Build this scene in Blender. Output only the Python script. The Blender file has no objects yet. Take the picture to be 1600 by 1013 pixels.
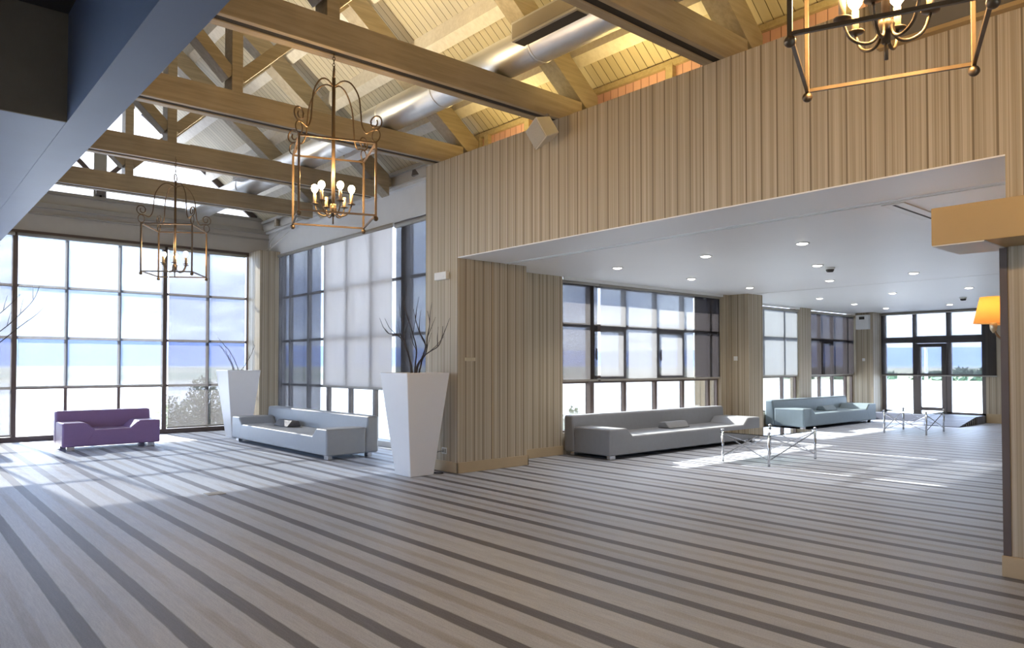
import bpy, math, random
from mathutils import Vector, Matrix
R = math.radians
S = bpy.context.scene
C = S.collection

# ------------------------------------------------------------------ camera
cd = bpy.data.cameras.new('camera'); cam = bpy.data.objects.new('camera', cd); C.objects.link(cam)
cam.location = (0, 0, 1.5); cam.rotation_euler = (R(90 + 1.2306), 0, R(49.061))
cd.sensor_width = 36; cd.lens = 25.53; cd.shift_y = 0.02514; cd.clip_end = 8000
S.camera = cam

# ------------------------------------------------------------------ exposure
S.view_settings.view_transform = 'Standard'; S.view_settings.look = 'None'
S.view_settings.exposure = 1.9; S.view_settings.gamma = 1.0; S.view_settings.use_curve_mapping = False
S.cycles.max_bounces = 10; S.cycles.diffuse_bounces = 6; S.cycles.glossy_bounces = 4
S.cycles.transparent_max_bounces = 16; S.cycles.transmission_bounces = 6
S.cycles.sample_clamp_indirect = 6.0; S.cycles.caustics_reflective = False; S.cycles.caustics_refractive = False

# ------------------------------------------------------------------ node helpers
class NT:
    def __init__(s, tree): s.t = tree; s.n = tree.nodes; s.l = tree.links
    def new(s, typ, **kw):
        n = s.n.new(typ)
        for k, v in kw.items(): setattr(n, k, v)
        return n
    def link(s, a, b): s.l.new(a, b)
    def put(s, v, sock):
        if hasattr(v, 'is_output') or isinstance(v, bpy.types.NodeSocket): s.l.new(v, sock)
        else: sock.default_value = v
    def math(s, op, a, b=None, c=None):
        n = s.new('ShaderNodeMath', operation=op); s.put(a, n.inputs[0])
        if b is not None: s.put(b, n.inputs[1])
        if c is not None: s.put(c, n.inputs[2])
        return n.outputs[0]
    def mix(s, f, a, b, blend='MIX'):
        n = s.new('ShaderNodeMix', data_type='RGBA', blend_type=blend)
        s.put(f, n.inputs[0])
        for v, i in ((a, 6), (b, 7)):
            if isinstance(v, tuple): v = tuple(v) + ((1,) if len(v) == 3 else ())
            s.put(v, n.inputs[i])
        return n.outputs[2]
    def noise(s, vec, scale=5, detail=3, rough=.55):
        n = s.new('ShaderNodeTexNoise'); n.inputs['Scale'].default_value = scale
        n.inputs['Detail'].default_value = detail; n.inputs['Roughness'].default_value = rough
        if vec is not None: s.put(vec, n.inputs['Vector'])
        return n.outputs['Fac']
    def ramp(s, f, stops):
        n = s.new('ShaderNodeValToRGB'); e = n.color_ramp.elements
        while len(e) < len(stops): e.new(.5)
        for k, (p, c) in enumerate(stops): e[k].position = p; e[k].color = tuple(c) + (1,)
        s.put(f, n.inputs[0]); return n.outputs[0]
    def comb(s, x, y, z):
        n = s.new('ShaderNodeCombineXYZ')
        for v, i in ((x, 0), (y, 1), (z, 2)): s.put(v, n.inputs[i])
        return n.outputs[0]
    def pos(s):
        g = s.new('ShaderNodeNewGeometry'); x = s.new('ShaderNodeSeparateXYZ'); s.link(g.outputs['Position'], x.inputs[0])
        return x.outputs[0], x.outputs[1], x.outputs[2], g.outputs['Position']
    def sstep(s, v, lo, hi):
        n = s.new('ShaderNodeMapRange', interpolation_type='SMOOTHSTEP')
        s.put(v, n.inputs[0]); n.inputs[1].default_value = lo; n.inputs[2].default_value = hi
        return n.outputs[0]

# ------------------------------------------------------------------ world (bright broken cloud)
W = bpy.data.worlds.new('sky'); S.world = W; W.use_nodes = True
t = NT(W.node_tree); W.node_tree.nodes.clear()
tc = t.new('ShaderNodeTexCoord'); sx = t.new('ShaderNodeSeparateXYZ'); t.link(tc.outputs['Generated'], sx.inputs[0])
zz = t.math('MAXIMUM', sx.outputs[2], 0.0)
den = t.math('ADD', zz, 0.18)
cv = t.comb(t.math('DIVIDE', sx.outputs[0], den), t.math('DIVIDE', sx.outputs[1], den), t.math('MULTIPLY', zz, 3.0))
cl = t.noise(cv, 1.5, 6, .55)
base = t.ramp(zz, [(0.0, (.62, .77, 1.0)), (.05, (.48, .63, .98)), (.25, (.46, .61, .95)), (1.0, (.36, .52, .90))])
cloud = t.ramp(cl, [(.40, (0, 0, 0)), (.66, (1, 1, 1))])
skyc = t.mix(cloud, base, (.74, .87, 1.0))
skys = t.mix(cloud, (1.0, 1.0, 1.0), (1.75, 1.75, 1.8))
fin = t.mix(1.0, skyc, skys, 'MULTIPLY')
bg = t.new('ShaderNodeBackground'); t.link(fin, bg.inputs[0]); bg.inputs[1].default_value = 2.0
wo = t.new('ShaderNodeOutputWorld'); t.link(bg.outputs[0], wo.inputs[0])

# ------------------------------------------------------------------ sun
sd = bpy.data.lights.new('sun', 'SUN'); sd.energy = 7; sd.angle = R(.7); sd.color = (1, .95, .86)
sun = bpy.data.objects.new('sun', sd); C.objects.link(sun)
sun.rotation_euler = Vector((1, .07, -.48)).to_track_quat('-Z', 'Y').to_euler()

# ------------------------------------------------------------------ daylight portals at the window openings
def portal(loc, direction, w, h):
    d = bpy.data.lights.new('daylight_portal', 'AREA'); d.shape = 'RECTANGLE'; d.size = w; d.size_y = h
    d.cycles.is_portal = True
    o = bpy.data.objects.new('daylight_portal', d); C.objects.link(o); o.location = loc
    o.rotation_euler = Vector(direction).to_track_quat('-Z', 'Z').to_euler()
portal((-17.45, 3.2, 2.8), (1, 0, 0), 6.9, 6.6)
portal((-17.45, -2.5, 1.6), (1, 0, 0), 7.2, 3.0)
portal((-12.6, 7.4, 2.1), (0, -1, 0), 7.6, 4.1)
portal((-9.5, 14.9, 1.7), (1, 0, 0), 13.0, 2.8)
portal((-7.5, 22.0, 1.7), (0, -1, 0), 3.0, 2.9)
portal((-11.5, -6.25, 1.7), (0, 1, 0), 11.0, 2.8)
portal((6.35, 0.0, 1.5), (-1, 0, 0), 6.2, 2.2)

# ------------------------------------------------------------------ materials
def M(name, col, rough=.6, metal=0., var=.12, nscale=6., bump=0., spec=.5, build=None, **kw):
    m = bpy.data.materials.new(name); m.use_nodes = True
    t = NT(m.node_tree); b = t.n['Principled BSDF']
    b.inputs['Roughness'].default_value = rough; b.inputs['Metallic'].default_value = metal
    b.inputs['Specular IOR Level'].default_value = spec
    if build: c = build(t, b)
    else:
        tc = t.new('ShaderNodeTexCoord')
        f = t.noise(tc.outputs['Object'], nscale, 4)
        c = t.mix(f, tuple(x * (1 - var) for x in col), tuple(min(1, x * (1 + var)) for x in col))
        if bump:
            bn = t.new('ShaderNodeBump'); bn.inputs['Strength'].default_value = bump; bn.inputs['Distance'].default_value = .01
            t.link(t.noise(tc.outputs['Object'], nscale * 25, 3), bn.inputs['Height']); t.link(bn.outputs[0], b.inputs['Normal'])
    if c is not None: t.put(c, b.inputs['Base Color'])
    for k, v in kw.items(): b.inputs[k.replace('_', ' ')].default_value = v
    return m

def b_carpet(t, b):
    x, y, z, p = t.pos()
    ph = t.math('FRACT', t.math('ADD', t.math('DIVIDE', t.math('SUBTRACT', y, .873), .4265), .5))
    d = t.math('ABSOLUTE', t.math('SUBTRACT', ph, .5))
    wob = t.math('MULTIPLY', t.math('SUBTRACT', t.noise(t.comb(t.math('MULTIPLY', x, 3), t.math('MULTIPLY', y, 40), 0), 1, 3), .5), .04)
    d = t.math('ADD', d, wob)
    dark = t.math('SUBTRACT', 1.0, t.sstep(d, .105, .13))
    med = t.sstep(d, .385, .44)
    st = t.noise(t.comb(t.math('MULTIPLY', x, 1.2), t.math('MULTIPLY', y, 34), 0), 1, 4, .65)
    st2 = t.noise(t.comb(t.math('MULTIPLY', x, .35), t.math('MULTIPLY', y, 1.3), 0), 1, 3)
    med = t.math('MULTIPLY', med, t.sstep(st2, .3, .6))
    base = t.mix(st, (.42, .465, .555), (.545, .585, .66))
    base = t.mix(t.math('MULTIPLY', t.sstep(st2, .45, .7), .35), base, (.37, .395, .46))
    c = t.mix(t.math('MULTIPLY', med, .6), base, (.30, .285, .29))
    c = t.mix(t.math('MULTIPLY', dark, .93), c, t.mix(st, (.10, .105, .14), (.15, .152, .185)))
    fz = t.noise(p, 110, 3, .7)
    sk = t.noise(t.comb(t.math('MULTIPLY', x, 5), t.math('MULTIPLY', y, 70), 0), 1, 3, .7)
    c = t.mix(.5, c, t.mix(fz, (0, 0, 0), (1, 1, 1)), 'OVERLAY')
    c = t.mix(.4, c, t.mix(sk, (.1, .1, .1), (.9, .9, .9)), 'OVERLAY')
    bn = t.new('ShaderNodeBump'); bn.inputs['Strength'].default_value = .25; bn.inputs['Distance'].default_value = .004
    t.link(fz, bn.inputs['Height']); t.link(bn.outputs[0], b.inputs['Normal'])
    return c
def wallpaper(dark, light, line):
    def f(t, b):
        x, y, z, p = t.pos()
        u = t.math('ADD', x, y)
        n1 = t.noise(t.comb(t.math('MULTIPLY', u, 22), 0, 0), 1, 2)
        n2 = t.noise(t.comb(t.math('MULTIPLY', u, 120), 0, t.math('MULTIPLY', z, .25)), 1, 3, .7)
        n3 = t.noise(t.comb(t.math('MULTIPLY', u, 45), 3.0, 0), 1, 1)
        c = t.mix(t.sstep(n1, .38, .62), dark, light)
        c = t.mix(t.math('MULTIPLY', t.sstep(n2, .45, .66), .6), c, line)
        c = t.mix(t.math('MULTIPLY', t.sstep(n3, .60, .66), .5), c, line)
        fr = t.math('FRACT', t.math('DIVIDE', u, .155))
        ln = t.math('MULTIPLY', t.math('SUBTRACT', 1.0, t.sstep(t.math('ABSOLUTE', t.math('SUBTRACT', fr, .5)), .03, .06)), .8)
        c = t.mix(ln, c, tuple(v * .6 for v in line))
        bn = t.new('ShaderNodeBump'); bn.inputs['Strength'].default_value = .3; bn.inputs['Distance'].default_value = .004
        t.link(n2, bn.inputs['Height']); t.link(bn.outputs[0], b.inputs['Normal'])
        return c
    return f
def boards(axis, pitch, a, bcol, groove, gw=.045):
    def f(t, b):
        x, y, z, p = t.pos()
        u = (x, y, z)[axis]
        q = t.math('DIVIDE', u, pitch)
        fr = t.math('ABSOLUTE', t.math('SUBTRACT', t.math('FRACT', q), .5))
        gr = t.sstep(fr, .5 - gw, .5 - gw * .4)
        wn = t.new('ShaderNodeTexWhiteNoise', noise_dimensions='1D'); t.link(t.math('FLOOR', q), wn.inputs['W'])
        sc = [t.math('MULTIPLY', v, 2.0) for v in (x, y, z)]; sc[axis] = t.math('MULTIPLY', u, 45)
        g = t.noise(t.comb(*sc), 1, 4)
        c = t.mix(wn.outputs['Value'], a, bcol)
        c = t.mix(t.math('MULTIPLY', g, .35), c, tuple(v * .6 for v in a))
        bn = t.new('ShaderNodeBump'); bn.inputs['Strength'].default_value = .8; bn.inputs['Distance'].default_value = .01; bn.invert = True
        t.link(gr, bn.inputs['Height']); t.link(bn.outputs[0], b.inputs['Normal'])
        return t.mix(gr, c, groove)
    return f
def grain(a, bcol):
    def f(t, b):
        tc = t.new('ShaderNodeTexCoord'); sx = t.new('ShaderNodeSeparateXYZ'); t.link(tc.outputs['Object'], sx.inputs[0])
        g = t.noise(t.comb(t.math('MULTIPLY', sx.outputs[0], 20), t.math('MULTIPLY', sx.outputs[1], 1.3), t.math('MULTIPLY', sx.outputs[2], 22)), 1, 5, .6)
        k = t.noise(tc.outputs['Object'], 1.7, 3)
        c = t.mix(t.sstep(g, .3, .72), a, bcol)
        c = t.mix(t.math('MULTIPLY', t.sstep(k, .5, .75), .35), c, tuple(v * 1.25 for v in bcol))
        bn = t.new('ShaderNodeBump'); bn.inputs['Strength'].default_value = .15; bn.inputs['Distance'].default_value = .004
        t.link(g, bn.inputs['Height']); t.link(bn.outputs[0], b.inputs['Normal'])
        return c
    return f
def b_ground(t, b):
    x, y, z, p = t.pos()
    n = t.noise(p, .06, 5); n2 = t.noise(p, .9, 4)
    c = t.mix(n2, (.62, .615, .60), (.78, .775, .76))
    d = t.math('SUBTRACT', t.math('MULTIPLY', x, -1.0), t.math('MULTIPLY', n, 30))
    far = t.noise(t.comb(t.math('MULTIPLY', x, .004), t.math('MULTIPLY', y, .004), 0), 1, 5)
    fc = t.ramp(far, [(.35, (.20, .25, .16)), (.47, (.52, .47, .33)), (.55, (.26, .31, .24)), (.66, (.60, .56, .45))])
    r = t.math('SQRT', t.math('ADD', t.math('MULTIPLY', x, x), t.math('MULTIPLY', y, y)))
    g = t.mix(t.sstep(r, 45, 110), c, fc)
    return t.mix(t.sstep(r, 250, 1500), g, (.36, .46, .66))  # bluish distance haze mixed into the colour of the far ground
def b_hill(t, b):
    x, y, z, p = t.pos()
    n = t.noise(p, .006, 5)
    return t.mix(n, (.26, .36, .68), (.38, .48, .78))  # blue of aerial haze is put into the ridge colour

def shader_mat(name, fn):
    m = bpy.data.materials.new(name); m.use_nodes = True; t = NT(m.node_tree); t.n.clear()
    o = t.new('ShaderNodeOutputMaterial'); t.link(fn(t), o.inputs[0]); return m
def addmix(t, f, a, b):
    n = t.new('ShaderNodeMixShader'); t.put(f, n.inputs[0]); t.link(a, n.inputs[1]); t.link(b, n.inputs[2]); return n.outputs[0]
def glass(tint=(.97, .985, .98), g=.8):
    def f(t):
        tr = t.new('ShaderNodeBsdfTransparent'); tr.inputs[0].default_value = (*tint, 1)
        gl = t.new('ShaderNodeBsdfGlossy'); gl.inputs['Roughness'].default_value = .02
        fr = t.new('ShaderNodeFresnel'); fr.inputs[0].default_value = 1.45
        return addmix(t, t.math('MULTIPLY', fr.outputs[0], g), tr.outputs[0], gl.outputs[0])
    return f
def screen(tr_col, cloth, k):
    # open-weave blind fabric: k of the light passes the weave, the cloth scatters the rest
    def f(t):
        x, y, z, p = t.pos()
        tr = t.new('ShaderNodeBsdfTransparent'); tr.inputs[0].default_value = (*tr_col, 1)
        tl = t.new('ShaderNodeBsdfTranslucent'); di = t.new('ShaderNodeBsdfDiffuse')
        n = t.noise(t.comb(t.math('MULTIPLY', t.math('ADD', x, y), 3.0), 0, t.math('MULTIPLY', z, .5)), 1, 3)
        c = t.mix(n, tuple(v * .85 for v in cloth), cloth)
        t.link(c, tl.inputs[0]); t.link(c, di.inputs[0])
        cl = addmix(t, .45, tl.outputs[0], di.outputs[0])
        return addmix(t, 1 - k, tr.outputs[0], cl)
    return f
def emit(col, s):
    def f(t):
        e = t.new('ShaderNodeEmission'); e.inputs[0].default_value = (*col, 1); e.inputs[1].default_value = s; return e.outputs[0]
    return f

m_carpet = M('striped_carpet', (0, 0, 0), .46, build=b_carpet, spec=.28)
m_paper = M('striped_wallpaper', (0, 0, 0), .5, build=wallpaper((.42, .35, .245), (.55, .48, .37), (.25, .19, .115)), spec=.35)
m_roof = M('roof_boards', (0, 0, 0), .5, build=boards(0, .115, (.60, .53, .375), (.69, .61, .44), (.12, .09, .045)))
m_pink = M('raw_pine_boards', (0, 0, 0), .6, build=boards(0, .12, (.72, .42, .36), (.80, .50, .43), (.30, .15, .11)))
m_beam = M('painted_timber', (0, 0, 0), .45, build=grain((.25, .205, .135), (.345, .285, .195)))
m_purlin = M('pale_timber', (0, 0, 0), .5, build=grain((.66, .61, .51), (.76, .71, .61)))
m_eave = M('eave_timber', (0, 0, 0), .5, build=grain((.40, .33, .20), (.50, .42, .27)))
m_white = M('white_plaster', (.72, .72, .71), .6, var=.04)
m_cream = M('greige_plaster', (.50, .47, .42), .6, var=.06)
m_ceil = M('grey_white_ceiling', (.88, .88, .88), .45, var=.03, nscale=.8)
m_dim = M('blue_grey_lacquer', (.165, .21, .31), .38, var=.10, nscale=2.5)
m_brown = M('brown_fabric_panel', (.15, .115, .075), .9, var=.12, nscale=9, bump=.2)
m_base = M('baseboard_timber', (.47, .36, .22), .4, var=.08)
m_frame = M('brown_window_frame', (.105, .078, .070), .4, var=.1)
m_dframe = M('dark_window_frame', (.17, .15, .14), .4, var=.1)
m_rail = M('grey_rail', (.34, .32, .28), .45, var=.06)
m_lintel = M('ochre_timber_casing', (.40, .28, .13), .5, var=.10, nscale=3)
m_duct = M('galvanised_steel', (.78, .78, .77), .42, 1.0, var=.12, nscale=3)
m_vent = M('vent_grey', (.42, .40, .36), .5, var=.08)
m_vgr = M('vent_louvre', (.27, .235, .18), .6, var=.1)
m_vdark = M('vent_slot', (.05, .045, .04), .7, var=.1)
m_iron = M('bronzed_iron', (.15, .105, .065), .42, .7, var=.2, nscale=20)
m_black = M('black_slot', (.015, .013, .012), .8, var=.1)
m_sgrey = M('grey_upholstery', (.235, .245, .265), .55, var=.08, nscale=12, bump=.15)
m_sblue = M('blue_grey_upholstery', (.185, .24, .275), .5, var=.08, nscale=12, bump=.15)
m_slight = M('light_grey_upholstery', (.30, .325, .36), .42, var=.05, nscale=12, bump=.08)
m_purple = M('purple_upholstery', (.25, .15, .31), .42, var=.08, nscale=12, bump=.08)
m_sdark = M('dark_grey_upholstery', (.10, .10, .11), .55, var=.08, nscale=12, bump=.1)
m_chrome = M('brushed_steel', (.62, .63, .66), .25, 1.0, var=.05)
m_planter = M('white_plastic', (.80, .80, .81), .35, var=.02, Subsurface_Weight=.15, Subsurface_Radius=(.1, .1, .1))
m_soil = M('dark_soil', (.05, .04, .03), .9, var=.3, nscale=30)
m_twig = M('dark_twig', (.035, .025, .022), .7, var=.3, nscale=30)
m_cable = M('black_cable', (.03, .03, .035), .5, var=.1)
m_wcable = M('white_cable', (.62, .60, .56), .5, var=.05)
m_plastic = M('white_fitting', (.78, .78, .76), .4, var=.03)
m_brass = M('brass_plate', (.66, .58, .42), .35, .6, var=.06)
m_speaker = M('beige_speaker', (.60, .56, .46), .5, var=.05)
m_grille = M('speaker_grille', (.44, .41, .34), .7, var=.1, nscale=60, bump=.4)
m_candle = M('candle_sleeve', (.60, .42, .24), .5, var=.05)
m_ramp = M('blue_grey_decking', (0, 0, 0), .5, build=boards(1, .20, (.22, .24, .31), (.28, .30, .38), (.05, .05, .07)))
m_rampside = M('dark_ramp_side', (.05, .05, .06), .7, var=.2)
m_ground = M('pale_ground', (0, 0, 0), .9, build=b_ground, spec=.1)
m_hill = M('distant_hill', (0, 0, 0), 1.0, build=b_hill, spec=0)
m_leaf = M('grey_green_leaf', (.40, .41, .30), .7, var=.4, nscale=3)
m_stem = M('bush_stem', (.2, .15, .1), .8)
m_treel = M('far_tree_leaf', (.10, .15, .09), .9, var=.3, nscale=.2)
m_pole = M('white_pole', (.85, .85, .85), .5)
m_build = M('pale_shed', (.7, .7, .68), .8)
m_glass = shader_mat('window_glass', glass())
m_tglass = shader_mat('table_glass', glass((.86, .93, .91), 1.6))
m_scr = shader_mat('dark_mesh_screen', screen((.60, .60, .62), (.20, .19, .19), .56))
m_scrd = shader_mat('dense_mesh_screen', screen((.40, .40, .43), (.11, .10, .10), .5))
m_sheer = shader_mat('sheer_pale_blind', screen((.73, .75, .79), (.28, .28, .29), .52))
m_pale = shader_mat('pale_cloth_blind', screen((.74, .72, .71), (.66, .62, .59), .22))
m_scrc = shader_mat('clear_mesh_screen', screen((.66, .66, .68), (.26, .24, .23), .62))
m_cloth = shader_mat('white_cloth_blind', screen((.6, .62, .66), (.43, .44, .45), .12))
m_scrw = shader_mat('hazy_mesh_screen', screen((.72, .72, .73), (.36, .36, .37), .5))
def frosted(t):
    tl = t.new('ShaderNodeBsdfTranslucent'); tl.inputs[0].default_value = (.50, .51, .53, 1)
    gl = t.new('ShaderNodeBsdfGlossy'); gl.inputs['Roughness'].default_value = .1
    return addmix(t, .05, tl.outputs[0], gl.outputs[0])
m_frost = shader_mat('frosted_gable_glass', frosted)
m_bulb = shader_mat('lit_bulb', emit((1, .80, .50), 16))
m_bulboff = M('unlit_bulb', (.8, .78, .72), .2)
m_spot = shader_mat('lit_downlight', emit((1, .93, .80), 4))
def shade_f(t):
    tl = t.new('ShaderNodeBsdfTranslucent'); tl.inputs[0].default_value = (.85, .42, .11, 1)
    di = t.new('ShaderNodeBsdfDiffuse'); di.inputs[0].default_value = (.75, .50, .25, 1)
    return addmix(t, .35, tl.outputs[0], di.outputs[0])
m_shade = shader_mat('amber_lampshade', shade_f)

# ------------------------------------------------------------------ mesh builder
class MB:
    def __init__(s): s.v = []; s.f = []; s.sm = []
    def add(s, vs, fs, smooth=False):
        o = len(s.v); s.v += [tuple(v) for v in vs]
        for f in fs: s.f.append(tuple(o + i for i in f)); s.sm.append(smooth)
        return s
    def box(s, x0, x1, y0, y1, z0, z1, mat=None):
        x0, x1 = sorted((x0, x1)); y0, y1 = sorted((y0, y1)); z0, z1 = sorted((z0, z1))
        vs = [Vector(p) for p in ((x0, y0, z0), (x1, y0, z0), (x1, y1, z0), (x0, y1, z0), (x0, y0, z1), (x1, y0, z1), (x1, y1, z1), (x0, y1, z1))]
        if mat: vs = [mat @ v for v in vs]
        return s.add(vs, [(0, 3, 2, 1), (4, 5, 6, 7), (0, 1, 5, 4), (1, 2, 6, 5), (2, 3, 7, 6), (3, 0, 4, 7)])
    def prism(s, poly, axis, a, b, mat=None):
        # poly: counter-clockwise 2D points; extruded along axis from a to b
        n = len(poly); vs = []
        for w in (a, b):
            for p, q in poly:
                vs.append(Vector({'x': (w, p, q), 'y': (p, w, q), 'z': (p, q, w)}[axis]))
        if mat: vs = [mat @ v for v in vs]
        fs = [tuple(range(n))[::-1], tuple(range(n, 2 * n))] + [(i, (i + 1) % n, n + (i + 1) % n, n + i) for i in range(n)]
        if axis == 'y': fs = [f[::-1] for f in fs]
        return s.add(vs, fs)
    def bar(s, a, b, w, h=None, up=(0, 0, 1)):
        a, b = Vector(a), Vector(b); h = h or w; d = (b - a).normalized(); u = Vector(up)
        if abs(d.dot(u)) > .98: u = Vector((1, 0, 0))
        r = d.cross(u).normalized(); u = r.cross(d)
        vs = [p + r * (w / 2 * i) + u * (h / 2 * j) for p in (a, b) for i, j in ((-1, -1), (1, -1), (1, 1), (-1, 1))]
        return s.add(vs, [(3, 2, 1, 0), (4, 5, 6, 7), (0, 1, 5, 4), (1, 2, 6, 5), (2, 3, 7, 6), (3, 0, 4, 7)])
    def tube(s, path, r, n=8, closed=False, r1=None):
        path = [Vector(p) for p in path]; k = len(path); rings = []
        prev = None
        for i, p in enumerate(path):
            if closed: d = path[(i + 1) % k] - path[i - 1]
            else: d = path[min(i + 1, k - 1)] - path[max(i - 1, 0)]
            d.normalize()
            if prev is None:
                u = Vector((0, 0, 1)) if abs(d.z) < .9 else Vector((1, 0, 0))
            else: u = prev
            u = (u - d * u.dot(d)).normalized(); prev = u; w = d.cross(u)
            rr = r if r1 is None else r + (r1 - r) * i / max(1, k - 1)
            rings.append([p + (u * math.cos(2 * math.pi * j / n) + w * math.sin(2 * math.pi * j / n)) * rr for j in range(n)])
        vs = [v for g in rings for v in g]; fs = []
        for i in range(k if closed else k - 1):
            q = (i + 1) % k
            for j in range(n): fs.append((i * n + j, i * n + (j + 1) % n, q * n + (j + 1) % n, q * n + j))
        if not closed: fs += [tuple(range(n))[::-1], tuple(range((k - 1) * n, k * n))]
        return s.add(vs, fs, True)
    def lathe(s, prof, n=16, c=(0, 0, 0), cap=True):
        c = Vector(c); vs = []; k = len(prof)
        for r, z in prof:
            for j in range(n): vs.append(c + Vector((r * math.cos(2 * math.pi * j / n), r * math.sin(2 * math.pi * j / n), z)))
        fs = [(i * n + j, i * n + (j + 1) % n, (i + 1) * n + (j + 1) % n, (i + 1) * n + j) for i in range(k - 1) for j in range(n)]
        if cap: fs += [tuple(range(n))[::-1], tuple(range((k - 1) * n, k * n))]
        return s.add(vs, fs, True)
    def ball(s, c, r, n=12, sz=1.0):
        return s.lathe([(max(1e-4, r * math.sin(math.pi * i / 8)), -r * sz * math.cos(math.pi * i / 8)) for i in range(9)], n, c)
    def build(s, name, mat, parent=None, bevel=0, seg=2):
        me = bpy.data.meshes.new(name); me.from_pydata(s.v, [], s.f); me.update()
        for p, q in zip(me.polygons, s.sm): p.use_smooth = q
        me.materials.append(mat)
        o = bpy.data.objects.new(name, me); C.objects.link(o); o.parent = parent
        if bevel:
            b = o.modifiers.new('bevel', 'BEVEL'); b.width = bevel; b.segments = seg; b.limit_method = 'ANGLE'; b.angle_limit = R(35)
            if seg > 2:
                for p in me.polygons: p.use_smooth = True
                w = o.modifiers.new('wn', 'WEIGHTED_NORMAL'); w.keep_sharp = False
        return o
def tag(o, label, cat, group=None):
    o['label'] = label; o['category'] = cat
    if group: o['group'] = group
    return o
def struct(o): o['kind'] = 'structure'; return o
def thing(name, label, cat, loc=(0, 0, 0), rz=0, group=None):
    o = bpy.data.objects.new(name, None); o.empty_display_size = .1; C.objects.link(o)
    o.location = loc; o.rotation_euler = (0, 0, rz); return tag(o, label, cat, group)
def copy_tree(o, parent=None):
    c = o.copy(); C.objects.link(c); c.parent = parent
    for ch in list(o.children): copy_tree(ch, c)
    return c
def dup(root, loc, rz, label, group=None):
    c = copy_tree(root); c.location = loc; c.rotation_euler = (0, 0, rz); c['label'] = label
    if group: c['group'] = group
    return c
def box(name, mat, *a, parent=None, bevel=0, seg=2): return MB().box(*a).build(name, mat, parent, bevel, seg)

# ================================================================== SETTING
XL = -17.15           # glazed end wall of the hall
YW = 6.05             # papered wall of the hall
YB = 7.05             # glazed side wall beyond it
XA = -8.13            # pilaster face
XR = -8.68            # first window wall of the wing
XR2 = -9.30           # second window wall of the wing
YE = 21.7             # end wall of the wing
ZC = 3.0              # wing ceiling
ZT = 4.44             # wall plate, underside of tie beams
XE = 6.0
YS = -6.0
RIDGE_Y, RIDGE_Z, SL = 3.12, 8.00, .80
def roof_z(y): return RIDGE_Z - SL * abs(y - RIDGE_Y)

f = MB(); f.box(XL - .2, XE, YS, 7.2, -.12, 0); f.box(XR2 - .2, -1.2, 7.2, YE + .15, -.12, 0)
struct(f.build('floor', m_carpet))

# roof: two board slopes
r = MB()
for sgn in (1, -1):
    ye = RIDGE_Y + sgn * 4.05
    pl = [(RIDGE_Y, RIDGE_Z), (ye, roof_z(ye)), (ye, roof_z(ye) + .15), (RIDGE_Y, RIDGE_Z + .15)]
    if sgn > 0: pl = pl[::-1]
    r.prism(pl, 'x', XL - .3, XE + .2)
struct(r.build('ceiling', m_roof))

# papered wall: header, pier block with pilaster, right pier
w = MB()
w.box(-8.92, XE, YW, YW + .25, ZC + .012, ZT)
w.box(-8.92, XA, YW, 7.34, 0, ZC + .012)
w.box(-8.92, XA, YW + .25, 7.34, ZC + .012, ZT)
w.box(-1.59, XE, YW, YW + .25, 0, ZC + .012)
struct(w.build('wall_back', m_paper))
w = MB(); w.box(-8.92, XE + .1, 6.88, 7.0, ZC + .1, 5.0); struct(w.build('wall_eave', m_cream))

# wing walls
w = MB()
w.box(XR - .25, XR, 7.34, 8.66, 0, ZC)
w.box(XR - .25, XR, 8.66, 13.36, 0, .36)
w.box(XR - .25, XR, 13.36, 13.66, 0, ZC)
w.box(XR2 - .25, -8.21, 13.66, 14.22, 0, ZC)
w.box(XR2 - .25, XR2, 14.22, 17.87, 0, .36)
w.box(XR2 - .25, XR2, 17.87, 18.52, 0, ZC)
w.box(XR2 - .25, XR2, 18.52, 21.12, 0, .36)
w.box(XR2 - .25, -8.80, 21.12, YE + .2, 0, ZC)
struct(w.build('wall_wing_left', m_paper))
w = MB(); w.box(-6.20, -1.2, YE, YE + .2, 0, ZC); struct(w.build('wall_wing_end', m_paper))
w = MB(); w.box(-1.59, -1.4, YW + .25, YE + .2, 0, ZC); struct(w.build('wall_wing_right', m_paper))
c = MB(); c.box(-8.90, -1.4, YW + .002, 7.34, ZC, ZC + .1); c.box(XR2 - .3, -1.4, 7.34, YE + .2, ZC, ZC + .1); struct(c.build('ceiling_wing', m_ceil))

# baseboards
b = MB()
b.box(-8.92, XA + .025, YW - .025, YW, 0, .15); b.box(XA, XA + .025, YW - .025, 7.365, 0, .15); b.box(XR, XA + .025, 7.34, 7.365, 0, .15)
b.box(XR, XR + .02, 7.34, 8.66, 0, .15)
struct(b.build('baseboard_back', m_base, bevel=.006))
b = MB(); b.box(-1.64, XE, YW - .025, YW, 0, .15); b.box(-1.64, -1.59, YW, YW + .25, 0, .15); struct(b.build('baseboard_pier', m_base, bevel=.006))
b = MB(); b.box(XR, XR + .02, 13.36, 13.66, 0, .15); b.box(-8.68, -8.19, 13.64, 13.66, 0, .15); b.box(-8.21, -8.19, 13.66, 14.24, 0, .15)
b.box(XR2, XR2 + .02, 17.87, 18.52, 0, .15); b.box(XR2, -8.80, 21.10, 21.12, 0, .15); b.box(-6.2, -1.6, YE - .02, YE, 0, .24)
struct(b.build('baseboard_wing', m_base, bevel=.005))
struct(box('trim_1', m_frame, -1.632, -1.585, YW - .012, YW + .02, .15, 2.34))

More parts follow.
